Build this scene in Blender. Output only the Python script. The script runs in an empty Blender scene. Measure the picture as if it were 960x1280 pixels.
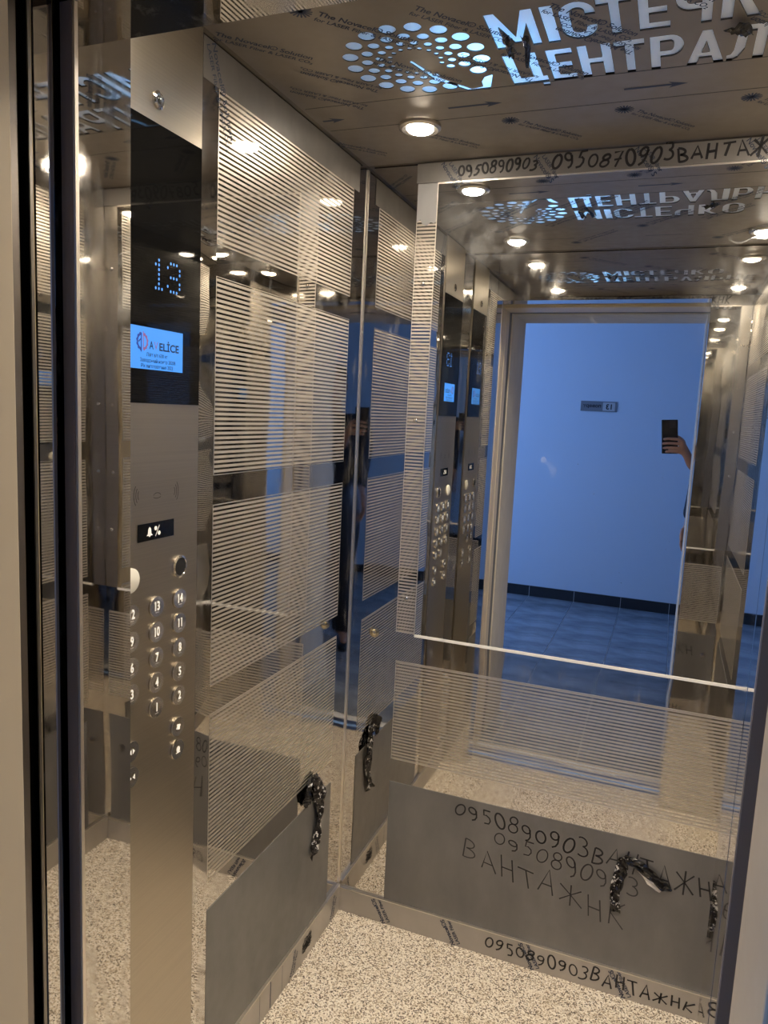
import bpy, bmesh, math, random
from mathutils import Vector, Matrix
random.seed(7)
S = bpy.context.scene
COL = S.collection

# ------------------------------------------------------------------ camera
F_PX = 920.404
CAM = Vector((0.0, 0.0, 1.47))
ROT = Matrix(((0.93031566, -0.09219601, 0.35498263),
              (0.36376944, 0.10860941, -0.92513555),
              (0.04673935, 0.98979993, 0.13457913)))
cd = bpy.data.cameras.new('camera')
cam = bpy.data.objects.new('camera', cd); COL.objects.link(cam)
cd.sensor_fit = 'VERTICAL'; cd.sensor_height = 36; cd.lens = F_PX * 36 / 1280
cd.clip_start = 0.003
cam.matrix_world = Matrix.Translation(CAM) @ ROT.to_4x4()
S.camera = cam

# ------------------------------------------------------------------ world (dusk sky outside the hall window)
w = bpy.data.worlds.new('dusk_sky'); S.world = w; w.use_nodes = True
bg = w.node_tree.nodes['Background']
bg.inputs[0].default_value = (0.25, 0.46, 1.0, 1)
bg.inputs[1].default_value = 6.2
S.view_settings.view_transform = 'Standard'
S.view_settings.look = 'None'
S.view_settings.gamma = 1.0
S.view_settings.use_curve_mapping = False
S.view_settings.exposure = 0.0
S.cycles.max_bounces = 24
S.cycles.glossy_bounces = 20
S.cycles.diffuse_bounces = 6
S.cycles.sample_clamp_indirect = 12.0
S.cycles.blur_glossy = 0.6
LOGO_LED = 55.0
LAMP_RADIANCE = 150.0
LAMP_BEAM = 23.0           # watts of each downlight's beam

# ------------------------------------------------------------------ key dimensions (metres)
XL, XR = -0.80, 0.30          # car side walls
YB, YF = 1.855, 0.806         # car back wall and inner face of the front returns
H = 2.10
XJL, XJR = -0.6805, 0.0835    # car entrance jambs
ZH = 1.918                    # underside of the car header
BANDS = [0.503, 0.862, 0.919, 1.280, 1.336, 1.701, 1.757, 2.045]

def ray(px, py):
    return ROT @ Vector((px - 480, 640 - py, -F_PX))
def on(px, py, axis, val):
    d = ray(px, py); return CAM + d * ((val - CAM[axis]) / d[axis])

# ------------------------------------------------------------------ materials
def newmat(name):
    m = bpy.data.materials.new(name); m.use_nodes = True
    nt = m.node_tree
    return m, nt, nt.nodes['Principled BSDF']
def P(b, **k):
    names = dict(color='Base Color', rough='Roughness', metal='Metallic', spec='Specular IOR Level', emit='Emission Color', estr='Emission Strength', coat='Coat Weight', crough='Coat Roughness', trans='Transmission Weight', ior='IOR', alpha='Alpha', aniso='Anisotropic', sheen='Sheen Weight')
    for a, v in k.items():
        if isinstance(v, tuple) and len(v) == 3: v = (*v, 1)
        b.inputs[names[a]].default_value = v
def simple(name, **k):
    m, nt, b = newmat(name); P(b, **k); return m
def N(nt, t, **k):
    n = nt.nodes.new(t)
    for a, v in k.items(): setattr(n, a, v)
    return n
def coords(nt, scale=(1, 1, 1), rot=(0, 0, 0)):
    c = N(nt, 'ShaderNodeTexCoord'); mp = N(nt, 'ShaderNodeMapping')
    mp.inputs['Scale'].default_value = scale; mp.inputs['Rotation'].default_value = rot
    nt.links.new(c.outputs['Object'], mp.inputs[0]); return mp.outputs[0]
def noise(nt, vec, scale, detail=3, rough=.5):
    n = N(nt, 'ShaderNodeTexNoise'); n.inputs['Scale'].default_value = scale; n.inputs['Detail'].default_value = detail; n.inputs['Roughness'].default_value = rough
    nt.links.new(vec, n.inputs['Vector']); return n.outputs['Fac']
def ramp(nt, fac, stops, interp='LINEAR'):
    r = N(nt, 'ShaderNodeValToRGB'); cr = r.color_ramp; cr.interpolation = interp
    while len(cr.elements) < len(stops): cr.elements.new(.5)
    for e, (p, c) in zip(cr.elements, stops):
        e.position = p; e.color = (*c, 1) if isinstance(c, tuple) else (c, c, c, 1)
    nt.links.new(fac, r.inputs[0]); return r.outputs[0]
def mathn(nt, op, a, b=None, clamp=False):
    n = N(nt, 'ShaderNodeMath', operation=op, use_clamp=clamp)
    for i, v in enumerate((a, b)):
        if v is None: continue
        if isinstance(v, (int, float)): n.inputs[i].default_value = v
        else: nt.links.new(v, n.inputs[i])
    return n.outputs[0]
def mixc(nt, fac, a, b):
    n = N(nt, 'ShaderNodeMix', data_type='RGBA')
    for i, v in ((0, fac), (6, a), (7, b)):
        if isinstance(v, tuple): n.inputs[i].default_value = (*v, 1)
        elif isinstance(v, (int, float)): n.inputs[i].default_value = v
        else: nt.links.new(v, n.inputs[i])
    return n.outputs[2]
def bump(nt, b, h, strength, dist):
    n = N(nt, 'ShaderNodeBump'); n.inputs['Strength'].default_value = strength; n.inputs['Distance'].default_value = dist
    nt.links.new(h, n.inputs['Height']); nt.links.new(n.outputs[0], b.inputs['Normal'])

STEEL = (0.66, 0.635, 0.595)
def mirror_steel(name, wav=.02, smudge=.07, color=STEEL, base_rough=.02, smear=.22):
    m, nt, b = newmat(name); P(b, color=color, metal=1.0)
    v = coords(nt)
    vs = coords(nt, (9, 9, 3))
    n1 = noise(nt, vs, 1.6, 6, .65)
    mask = ramp(nt, n1, [(.50, 0.0), (.72, 1.0)])
    n2 = noise(nt, v, 70, 4, .7)
    spots = ramp(nt, n2, [(.60, 0.0), (.70, 1.0)])
    f = mathn(nt, 'ADD', mathn(nt, 'MULTIPLY', mask, smudge), mathn(nt, 'MULTIPLY', mathn(nt, 'MULTIPLY', spots, mask), .14))
    nt.links.new(mathn(nt, 'ADD', f, base_rough), b.inputs['Roughness'])
    sm_ = ramp(nt, noise(nt, coords(nt, (16, 16, 4)), 1.3, 8, .75), [(.56, 0.0), (.74, 1.0)])
    nt.links.new(mathn(nt, 'SUBTRACT', 1.0, mathn(nt, 'MULTIPLY', sm_, smear)), b.inputs['Metallic'])
    bump(nt, b, noise(nt, v, 5.0, 1, .4), wav, .05)
    return m
M_MIRROR = mirror_steel('polished_steel')
M_MIRROR_FLAT = mirror_steel('polished_steel_return', wav=.008, smudge=.09)
M_PILASTER = mirror_steel('hand_marked_polished_steel', wav=.07, smudge=.10, smear=.30)
M_JAMB = mirror_steel('polished_steel_jamb', wav=.004, smudge=.07)

def etched(name, pitch=.0090, frac=.56):
    m, nt, b = newmat(name); P(b, metal=1.0)
    c = N(nt, 'ShaderNodeTexCoord'); s = N(nt, 'ShaderNodeSeparateXYZ')
    nt.links.new(c.outputs['Object'], s.inputs[0])
    fr = mathn(nt, 'FRACT', mathn(nt, 'DIVIDE', s.outputs['Z'], pitch))
    mat = mathn(nt, 'LESS_THAN', fr, frac)
    v = coords(nt)
    n = noise(nt, v, 12, 4)
    matte = mixc(nt, n, (0.58, 0.525, 0.445), (0.72, 0.655, 0.56))
    nt.links.new(mixc(nt, mat, STEEL, matte), b.inputs['Base Color'])
    rr = N(nt, 'ShaderNodeMix', data_type='FLOAT')
    nt.links.new(mat, rr.inputs[0]); rr.inputs[2].default_value = .03; rr.inputs[3].default_value = .37
    nt.links.new(rr.outputs[0], b.inputs['Roughness'])
    mm = N(nt, 'ShaderNodeMix', data_type='FLOAT')
    nt.links.new(mat, mm.inputs[0]); mm.inputs[2].default_value = 1.0; mm.inputs[3].default_value = .66
    nt.links.new(mm.outputs[0], b.inputs['Metallic'])
    bump(nt, b, noise(nt, v, 4.0, 1, .4), .015, .05)
    return m
M_ETCH = etched('etched_stripe_steel')
M_EDGE = simple('satin_panel_edge', color=(.92, .86, .76), metal=1.0, rough=.34)

def film(name, c0, c1, metal=.35, rough=.42, sc=5):
    m, nt, b = newmat(name); P(b, metal=metal)
    v = coords(nt, (1, 1, .45))
    n = noise(nt, v, sc, 6, .6)
    nt.links.new(mixc(nt, ramp(nt, n, [(.35, 0.), (.7, 1.)]), c0, c1), b.inputs['Base Color'])
    n2 = noise(nt, coords(nt), 30, 4)
    nt.links.new(mathn(nt, 'ADD', mathn(nt, 'MULTIPLY', n2, .25), rough - .12), b.inputs['Roughness'])
    bump(nt, b, n2, .05, .004)
    return m
M_FILM = film('grey_protective_film', (.165, .16, .152), (.235, .226, .213), .3)
M_FILM_TOP = film('thin_protective_film', (.105, .097, .088), (.15, .139, .127), .35, .42)
M_FILM_BACK = film('top_strip_film', (.20, .187, .172), (.26, .243, .224), .3, .42)
M_FILM_REM = film('film_remnant_grey', (.36, .355, .35), (.44, .435, .43), .2, .42)
M_FILM_BB = film('baseboard_film', (.42, .39, .345), (.53, .49, .44), .35, .38)
M_CEIL = film('ceiling_film', (.25, .215, .173), (.30, .26, .21), .5, .36, 3)
M_COP = None
def brushed(name, col, rough=.30):
    m, nt, b = newmat(name); P(b, metal=1.0)
    v = coords(nt, (1, 1, 140)); n = noise(nt, v, 3, 3)
    v2 = coords(nt); n2 = noise(nt, v2, 8, 4)
    c = mixc(nt, n, tuple(x * .88 for x in col), tuple(min(1, x * 1.1) for x in col))
    nt.links.new(c, b.inputs['Base Color'])
    nt.links.new(mathn(nt, 'ADD', mathn(nt, 'MULTIPLY', n2, .16), rough - .08), b.inputs['Roughness'])
    bump(nt, b, n, .03, .001)
    return m
M_COP = brushed('brushed_steel_plate', (.52, .465, .375), .33)
M_SATIN = brushed('satin_steel', (.62, .58, .52), .30)
M_BLACKGLASS = simple('black_glass', color=(.003, .003, .003), rough=.025, spec=.3)
M_RUBBER = simple('black_rubber', color=(.006, .006, .007), rough=.6)
M_DARKSTEEL = simple('dark_bronze_steel', color=(.30, .275, .26), metal=1.0, rough=.30)
M_CREAM = film('cream_painted_steel', (.60, .505, .355), (.64, .54, .385), 0.0, .40, 2)
M_CHROME = simple('chrome', color=(.86, .83, .78), metal=1.0, rough=.10)
M_BTN = simple('button_steel', color=(.60, .55, .47), metal=1.0, rough=.22)
M_WHITE = simple('white_legend', color=(.92, .88, .80), rough=.35, emit=(1, .93, .8), estr=.35)
M_MARKER = simple('black_marker_ink', color=(.012, .011, .012), rough=.45)
M_PENCIL = simple('faint_marker_ink', color=(.035, .032, .032), rough=.5)
M_PRINT = simple('navy_print_ink', color=(.018, .032, .070), rough=.5)
M_LETTER = simple('glossy_acrylic_letter', color=(.46, .45, .44), rough=.09, spec=.75)
M_LETTEREDGE = simple('cut_edge', color=(.05, .045, .04), rough=.5)
M_LAMP = None
def emit(name, c, s):
    m, nt, b = newmat(name); P(b, color=(.02, .02, .02), emit=c, estr=s); return m
M_LAMP = emit('lamp_diffuser', (1.0, .875, .715), LAMP_RADIANCE)
M_SCREEN = emit('display_backlight', (.045, .33, 1.0), 1.0)
M_LED = emit('blue_led', (.08, .34, 1.0), 1.3)
M_SCRTXT = simple('display_navy', color=(.004, .02, .10), rough=.4)
M_SCRRED = emit('display_pink', (.42, .16, .45), .6)
M_SCRBLUE = emit('display_deep_blue', (.0, .05, .45), .7)

def terrazzo():
    m, nt, b = newmat('speckled_stone_floor'); P(b, rough=.42)
    v = coords(nt)
    vo = N(nt, 'ShaderNodeTexVoronoi'); vo.inputs['Scale'].default_value = 330; nt.links.new(v, vo.inputs['Vector'])
    sp = N(nt, 'ShaderNodeSeparateColor'); nt.links.new(vo.outputs['Color'], sp.inputs[0])
    base = ramp(nt, sp.outputs[0], [(0, (.84, .77, .66)), (.38, (.70, .62, .50)), (.58, (.50, .41, .30)), (.75, (.23, .18, .13)), (.91, (.09, .07, .055))], 'CONSTANT')
    big = noise(nt, v, 14, 4)
    c = mixc(nt, mathn(nt, 'MULTIPLY', ramp(nt, big, [(.52, 0.), (.75, 1.)]), .22), base, (.50, .38, .22))
    nt.links.new(c, b.inputs['Base Color'])
    bump(nt, b, sp.outputs[0], .05, .001)
    return m
M_FLOOR = terrazzo()
def tilemat():
    m, nt, b = newmat('dark_slate_tile'); P(b, rough=.25)
    v = coords(nt, (1.2, 2.6, 1)); n = noise(nt, v, 2.2, 7, .65)
    nt.links.new(mixc(nt, ramp(nt, n, [(.35, 0.), (.7, 1.)]), (.12, .135, .155), (.33, .36, .40)), b.inputs['Base Color'])
    bump(nt, b, n, .1, .003); return m
M_TILE = tilemat()
M_GROUT = simple('pale_grout', color=(.62, .63, .64), rough=.8)
M_HALLWALL = film('pale_blue_wall_paint', (.58, .68, .82), (.61, .71, .85), 0.0, .62, 1.2)
M_PLASTER = film('beige_plaster', (.55, .50, .42), (.62, .57, .49), 0.0, .75, 20)
M_SKIRT = simple('black_skirting_tile', color=(.02, .022, .027), rough=.35)
M_SHAFT = simple('dark_shaft_concrete', color=(.02, .02, .02), rough=.9)
M_CONC = simple('white_ceiling_paint', color=(.75, .75, .75), rough=.8)

# ------------------------------------------------------------------ mesh helpers
def link(name, me, mats, parent=None):
    o = bpy.data.objects.new(name, me); COL.objects.link(o)
    for m in (mats if isinstance(mats, (list, tuple)) else [mats]): me.materials.append(m)
    if parent is not None:
        o.parent = parent
        o.matrix_parent_inverse = Matrix.Translation(-parent.location) if parent.type == 'EMPTY' else Matrix()
    return o
def mesh(name, verts, faces, mats, parent=None, smooth=False, idx=None):
    me = bpy.data.meshes.new(name); me.from_pydata([tuple(v) for v in verts], [], faces); me.update()
    if smooth: me.polygons.foreach_set('use_smooth', [True] * len(me.polygons))
    o = link(name, me, mats, parent)
    if idx: me.polygons.foreach_set('material_index', idx)
    return o
BOXF = [(0, 3, 2, 1), (4, 5, 6, 7), (0, 1, 5, 4), (1, 2, 6, 5), (2, 3, 7, 6), (3, 0, 4, 7)]
def boxv(x0, x1, y0, y1, z0, z1):
    return [(x0, y0, z0), (x1, y0, z0), (x1, y1, z0), (x0, y1, z0), (x0, y0, z1), (x1, y0, z1), (x1, y1, z1), (x0, y1, z1)]
def boxes(name, lst, mats, parent=None, bev=0):
    v, f = [], []
    for b in lst:
        k = len(v); v += boxv(*b); f += [tuple(i + k for i in q) for q in BOXF]
    o = mesh(name, v, f, mats, parent)
    if bev:
        md = o.modifiers.new('bevel', 'BEVEL'); md.width = bev; md.segments = 2; md.limit_method = 'ANGLE'
    return o
def box(name, x0, x1, y0, y1, z0, z1, mats, parent=None, bev=0):
    return boxes(name, [(x0, x1, y0, y1, z0, z1)], mats, parent, bev)
def struct(o): o['kind'] = 'structure'; return o
def tag(o, label, cat, group=None):
    o['label'] = label; o['category'] = cat
    if group: o['group'] = group
    return o
def thing(name, label, cat, loc, group=None):
    o = bpy.data.objects.new(name, None); COL.objects.link(o); o.location = loc; o.empty_display_size = .05
    return tag(o, label, cat, group)
# surface frames: (u, v, n) -> world ; u to the right seen from the room, v up
def FL(x=XL): return lambda u, v, n=0: Vector((x + n, u, v))           # left wall (u = y)
def FB(y=YB): return lambda u, v, n=0: Vector((u, y - n, v))           # back wall (u = x)
def FR(x=XR): return lambda u, v, n=0: Vector((x - n, u, v))           # right wall (u = y)
def FC(z=H): return lambda u, v, n=0: Vector((u, v, z - n))            # ceiling (u = x, v = y)
def slab(name, fr, u0, u1, v0, v1, n0, n1, mats, parent, border=0):
    """thin sheet on a surface; border > 0 gives it a bright rim (material 1)"""
    a = [fr(u, v, n) for n in (n0, n1) for (u, v) in ((u0, v0), (u1, v0), (u1, v1), (u0, v1))]
    if not border: return mesh(name, a, BOXF, mats, parent)
    b = border
    a += [fr(u, v, n1) for (u, v) in ((u0 + b, v0 + b), (u1 - b, v0 + b), (u1 - b, v1 - b), (u0 + b, v1 - b))]
    f = [(0, 3, 2, 1), (0, 1, 5, 4), (1, 2, 6, 5), (2, 3, 7, 6), (3, 0, 4, 7), (4, 5, 9, 8), (5, 6, 10, 9), (6, 7, 11, 10), (7, 4, 8, 11), (8, 9, 10, 11)]
    return mesh(name, a, f, mats, parent, idx=[1] * 9 + [0])
def lathe(name, prof, fr_o, ax_u, ax_v, ax_n, mats, parent=None, seg=24, smooth=True):
    v, f = [], []
    for r, n in prof:
        for k in range(seg):
            a = 2 * math.pi * k / seg
            v.append(fr_o + ax_u * (r * math.cos(a)) + ax_v * (r * math.sin(a)) + ax_n * n)
    for i in range(len(prof) - 1):
        for k in range(seg):
            k2 = (k + 1) % seg
            f.append((i * seg + k, i * seg + k2, (i + 1) * seg + k2, (i + 1) * seg + k))
    f.append(tuple(range((len(prof) - 1) * seg, len(prof) * seg)))
    f.append(tuple(reversed(range(seg))))
    o = mesh(name, v, f, mats, parent)
    if smooth:
        for p in o.data.polygons: p.use_smooth = len(p.vertices) == 4
        o.data.set_sharp_from_angle(angle=math.radians(40)) if hasattr(o.data, 'set_sharp_from_angle') else None
    return o
_tc = {}
def glyphs(body, bold=0.0, spacing=1.0):
    """2D mesh of a text: (verts, faces), unit size, origin at its left baseline"""
    key = (body, bold, spacing)
    if key in _tc: return _tc[key]
    cu = bpy.data.curves.new('t', 'FONT'); cu.body = body; cu.size = 1; cu.offset = bold; cu.space_character = spacing
    cu.resolution_u = 4; cu.fill_mode = 'FRONT' if hasattr(cu, 'fill_mode') else cu.fill_mode
    ob = bpy.data.objects.new('t', cu); COL.objects.link(ob)
    dg = bpy.context.evaluated_depsgraph_get(); dg.update()
    me = bpy.data.meshes.new_from_object(ob.evaluated_get(dg))
    r = ([(v.co.x, v.co.y) for v in me.vertices], [tuple(p.vertices) for p in me.polygons])
    bpy.data.objects.remove(ob); bpy.data.curves.remove(cu); bpy.data.meshes.remove(me)
    _tc[key] = r; return r
def textverts(body, size, pos, ang=0.0, bold=0.0, width=None, align='L', flipv=False, xs=1.0):
    vs, fs = glyphs(body, bold)
    if not vs: return [], []
    x0 = min(v[0] for v in vs); x1 = max(v[0] for v in vs)
    sx = size * xs if width is None else width / (x1 - x0)
    off = {'L': x0, 'C': (x0 + x1) / 2, 'R': x1}[align]
    c, s = math.cos(ang), math.sin(ang); out = []
    for x, y in vs:
        a = (x - off) * sx; b = y * size
        u = a * c - b * s; v = a * s + b * c
        if flipv: v = -v
        out.append((pos[0] + u, pos[1] + v))
    return out, fs
def print_on(name, fr, items, n, mat, parent):
    """flat printed marks: items are (verts2d, faces)"""
    V, Fc = [], []
    for vs, fs in items:
        k = len(V); V += [fr(u, v, n) for u, v in vs]; Fc += [tuple(i + k for i in f) for f in fs]
    return mesh(name, V, Fc, mat, parent)
def ribbon(pts, wd):
    vs, fs = [], []
    for i, p in enumerate(pts):
        a = pts[max(0, i - 1)]; b = pts[min(len(pts) - 1, i + 1)]
        d = Vector((b[0] - a[0], b[1] - a[1])); d = d.normalized() if d.length > 1e-9 else Vector((1, 0))
        q = Vector((-d.y, d.x)) * wd / 2
        vs += [(p[0] + q.x, p[1] + q.y), (p[0] - q.x, p[1] - q.y)]
    for i in range(len(pts) - 1): fs.append((2 * i, 2 * i + 1, 2 * i + 3, 2 * i + 2))
    return vs, fs
def arc(cx, cy, rx, ry, a0, a1, n=14):
    return [(cx + rx * math.cos(math.radians(a0 + (a1 - a0) * i / n)), cy + ry * math.sin(math.radians(a0 + (a1 - a0) * i / n))) for i in range(n + 1)]
STROKES = {
    '0': [arc(.30, .5, .24, .48, 95, 455, 20)],
    '9': [arc(.28, .72, .20, .25, 30, 390, 16) + [(.47, .55), (.45, .3), (.35, .08), (.18, -.04)]],
    '5': [[(.55, .98), (.18, .95)], [(.2, .95), (.17, .58), (.3, .62), (.45, .48), (.47, .28), (.36, .05), (.12, .0)]],
    '8': [arc(.3, .75, .19, .22, -60, 300, 14), arc(.3, .27, .23, .26, 90, 450, 16)],
    '3': [arc(.22, .75, .24, .23, 130, -80, 10) + arc(.2, .27, .29, .27, 80, -130, 12)],
    '7': [[(.05, .9), (.5, .95), (.22, .0)], [(.1, .45), (.5, .5)]],
    'В': [[(.1, 1), (.1, 0)], [(.1, 1)] + arc(.15, .76, .32, .24, 90, -85, 9) + arc(.15, .26, .40, .26, 85, -90, 9) + [(.08, .02)]],
    'А': [[(.02, .0), (.3, 1.0), (.58, .0)], [(.13, .33), (.5, .36)]],
    'Н': [[(.08, 1), (.08, .0)], [(.5, .98), (.52, -.02)], [(.08, .45), (.51, .5)]],
    'Т': [[(.0, .95), (.62, 1.0)], [(.32, .98), (.33, .0)]],
    'Ж': [[(.42, 1.0), (.42, -.05)], [(.02, .85), (.42, .5), (.8, .9)], [(.02, .05), (.42, .5), (.85, .08)]],
    'К': [[(.1, 1), (.1, 0)], [(.58, .95), (.1, .45), (.6, .0)]],
}
ADV = {'Ж': .95, 'Н': .72, 'А': .72, 'В': .72, 'Т': .74}
def handwriting(text, start, end, height, wd, h_end=None, seed=1, slant=.06):
    """marker writing along a line from start to end (2D), jittered"""
    R = random.Random(seed)
    total = sum((ADV.get(c, .66) if c != ' ' else .4) for c in text)
    L = math.hypot(end[0] - start[0], end[1] - start[1])
    dx, dy = (end[0] - start[0]) / L, (end[1] - start[1]) / L
    s = L / total; t = 0; items = []
    for c in text:
        a = ADV.get(c, .66) if c != ' ' else .4
        if c in STROKES:
            k = t / total; hh = height + ((h_end or height) - height) * k
            hh *= 1 + R.uniform(-.2, .2); j = R.uniform(-.14, .14) * hh; rt = R.uniform(-.2, .2)
            for st in STROKES[c]:
                pts = []
                for (x, y) in st:
                    xx = (x + (y - .5) * (slant + rt)) * s * .95; yy = y * hh + j + x * rt * .3 * hh
                    u = start[0] + dx * (t * s) + dx * xx
                    v = start[1] + dy * (t * s) + dy * xx + yy
                    pts.append((u, v))
                items.append(ribbon(pts, wd * R.uniform(.85, 1.15)))
        t += a
    return items
def disc2d(cx, cy, r, n=20, ry=None):
    ry = ry or r
    return [(cx + r * math.cos(2 * math.pi * i / n), cy + ry * math.sin(2 * math.pi * i / n)) for i in range(n)], [tuple(range(n))]
NOV1, NOV2 = 'Novacel® Solution', 'LASER Fiber & LASER CO₂'

# ================================================================== CAR SHELL
T = .03
floor = struct(box('floor', XL, XR, YF - .09, YB, -.03, 0, M_FLOOR))
wl = struct(box('wall_left', XL - T, XL, YF, YB + T, 0, H, M_MIRROR))
wb = struct(box('wall_back', XL, XR, YB, YB + T, 0, H, M_MIRROR))
wr = struct(box('wall_right', XR, XR + T, YF, YB + T, 0, H, M_MIRROR))
KX0, KX1, KY0, KY1, KZ = -.66, .285, 1.17, 1.53, H + .12      # light box above the cut-out logo
ceil = struct(boxes('ceiling', [(XL - T, KX0, .714, YB + T, H, H + .04), (KX1, XR + T, .714, YB + T, H, H + .04), (KX0, KX1, .714, KY0, H, H + .04), (KX0, KX1, KY1, YB + T, H, H + .04)], M_CEIL))
boxes('light_box', [(KX0 - .01, KX1 + .01, KY0 - .01, KY1 + .01, KZ, KZ + .01), (KX0 - .01, KX0, KY0, KY1, H + .04, KZ), (KX1, KX1 + .01, KY0, KY1, H + .04, KZ), (KX0 - .01, KX1 + .01, KY0 - .01, KY0, H + .04, KZ), (KX0 - .01, KX1 + .01, KY1, KY1 + .01, H + .04, KZ)], simple('light_box_grey', color=(.25, .25, .25), rough=.8), ceil)
box('logo_led', -.42, -.34, 1.355, 1.395, KZ - .022, KZ - .012, emit('cool_white_led', (.22, .55, 1.0), LOGO_LED), ceil)
wf = struct(boxes('wall_front', [(XL - T, XJL, .714, YF, 0, H), (XJR, XR + T, .714, YF, 0, H)], M_MIRROR_FLAT))
wf['label'] = 'polished steel front returns beside the lift entrance'
header = box('header_panel', XJL, XJR, .714, YF - .004, ZH, H, M_MIRROR_FLAT, wf)

# etched sections of the side walls
for wall, fr, us in ((wl, FL(), (1.176, 1.768)), (wr, FR(), (.98, 1.768))):
    for k in range(0, 8, 2):
        slab('etched_panel', fr, us[0], us[1], BANDS[k], BANDS[k + 1], -.001, .0007, [M_ETCH, M_EDGE], wall, .0016)
    kf = slab('kick_plate_film', fr, us[0], us[1], .082, .44, -.001, .0012, M_FILM, wall)
slab('joint_strip', FL(), 1.122, 1.126, .0, H, -.001, .0012, M_DARKSTEEL, wl)
slab('pilaster_strip', FL(), 1.1265, 1.1755, .082, 2.02, -.001, .0006, M_PILASTER, wl)
slab('corner_bead', FL(), YB - .005, YB - .001, .07, H - .01, -.001, .003, M_EDGE, wl)
# thin film still stuck on the top of the left wall
slab('top_film', FL(), 1.128, 1.80, 2.02, 2.088, -.001, .0015, M_FILM_TOP, wl)
print_on('film_print', FL(), [textverts(NOV1, .020, (1.150, 2.083), -1.15, .01), textverts(NOV2, .015, (1.135, 2.075), -1.15, .01)], .0019, M_PRINT, wl)
# back wall
slab('etched_panel', FB(), -.656, .288, .503, .79, -.001, .0007, [M_ETCH, M_EDGE], wb, .0016)
slab('etched_panel', FB(), -.660, -.600, .872, 2.04, -.001, .0007, [M_ETCH, M_EDGE], wb, .0016)
kb = slab('kick_plate_film', FB(), -.656, .288, .07, .436, -.001, .0012, M_FILM, wb)
tf = slab('top_film', FB(), -.662, .298, 2.047, 2.094, -.001, .0065, M_FILM_BACK, wb)
# ragged film left below the top strip, beside the mirror
rg = [(-.660, 2.048), (-.660, 1.953), (-.650, 1.960), (-.644, 1.948), (-.632, 1.944), (-.622, 1.952), (-.612, 1.949), (-.606, 1.956), (-.604, 2.048)]
vv = [FB()(u, v, .0014) for u, v in rg]; mesh('film_remnant', vv, [tuple(range(len(vv)))], M_FILM_REM, wb)
sf = slab('side_film_strip', FB(), .249, .298, .872, 2.046, -.001, .003, M_SATIN, wb)
BX, BY, BZ = Vector((1, 0, 0)), Vector((0, 1, 0)), Vector((0, 0, 1))
def screw(fr_o, u, v, n, r, parent, mat=M_CHROME):
    return lathe('screw', [(r, 0), (r, r * .35), (r * .75, r * .6), (r * .3, r * .66)], fr_o, u, v, n, mat, parent, 12)
for z in (1.06, 1.24, 1.451, 1.66, 1.86): screw(Vector((.273, YB - .003, z)), BX, BZ, -BY, .005, sf)
for z in (.969, 1.451, 1.80): screw(Vector((-.634, YB - .0007, z)), BX, BZ, -BY, .006, wb)
lathe('bolt', [(.015, 0), (.015, .002), (.009, .003), (.009, .007), (.006, .010), (.001, .0105)], Vector((-.724, YB, .861)), BX, BZ, -BY, simple('brass_bolt', color=(.72, .62, .42), metal=1., rough=.22), wb, 20)
lathe('bolt', [(.012, 0), (.012, .002), (.008, .003), (.008, .006), (.001, .008)], Vector((.24, YB - .0012, .33)), BX, BZ, -BY, M_DARKSTEEL, wb, 16)

# marker writing and film prints on the back wall
print_on('marker_writing', FB(), handwriting('0950890903', (-.555, 2.058), (-.355, 2.061), .026, .0050, .024, 3) + handwriting('0950870903ВАНТАЖНК', (-.325, 2.056), (.20, 2.058), .030, .0052, .036, 5), .0070, M_MARKER, tf)
def nov_diag(u, v, s, ang):
    c, q = math.cos(ang), math.sin(ang)
    return [textverts(NOV1[:8] + 'S', s, (u, v), ang, .03), textverts('LASER Fiber', s * .82, (u + q * s * .95, v - c * s * .95), ang, .025)]
it = []
for u in (-.60, -.37, -.14, .09): it += [textverts(NOV1[:10], .016, (u, 2.088), -.95, .012), textverts(NOV2[:11], .013, (u + .02, 2.088), -.95, .01)]
print_on('film_print', FB(), it, .0068, M_PRINT, tf)
print_on('marker_writing', FB(), handwriting('0950890903ВАНТАЖН', (-.462, .385), (.20, .322), .034, .0042, .058, 11, .0), .0017, M_MARKER, kb)
print_on('marker_writing', FB(), handwriting('0950890903', (-.350, .330), (.035, .275), .033, .0036, .060, 12, .0), .0017, M_PENCIL, kb)
print_on('marker_writing', FB(), handwriting('ВАНТАЖНК', (-.435, .268), (.005, .178), .060, .0034, .062, 13, .0), .0017, M_PENCIL, kb)

# baseboards
bl = struct(boxes('baseboard_left', [(XL, XL + .008, YF, YB - .008, 0, .082)], M_FILM_BB, bev=.0012))
bb = struct(boxes('baseboard_back', [(XL, XR, YB - .008, YB, 0, .072)], M_FILM_BB, bev=.0012))
br = struct(boxes('baseboard_right', [(XR - .008, XR, YF, YB - .008, 0, .082)], M_FILM_BB, bev=.0012))
for o, a in ((bl, (XL, XL + .009, YF, YB - .008, .0815, .0835)), (bb, (XL, XR, YB - .009, YB, .0715, .0735)), (br, (XR - .009, XR, YF, YB - .008, .0815, .0835))):
    box('top_edge', *a, M_EDGE, o)
fbb = FB(YB - .008)
it = []
for u in (-.645, -.435, -.215, .02): it += nov_diag(u, .003, .0170, 2.08)
print_on('film_print', fbb, it, .0004, M_PRINT, bb)
print_on('marker_writing', fbb, handwriting('0950890903ВАНТАЖНК', (-.352, .026), (.185, .016), .034, .0044, .032, 21, .05), .0006, M_MARKER, bb)
fbl = FL(XL + .008)
it = []
for u in (1.20, 1.55, 1.79): it += nov_diag(u, .008, .0145, 1.2)
for u, wd in ((1.39, .0015), (1.44, .004), (1.50, .0015)): it.append(([(u, .004), (u + wd, .004), (u + wd, .076), (u, .076)], [(0, 1, 2, 3)]))
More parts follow.
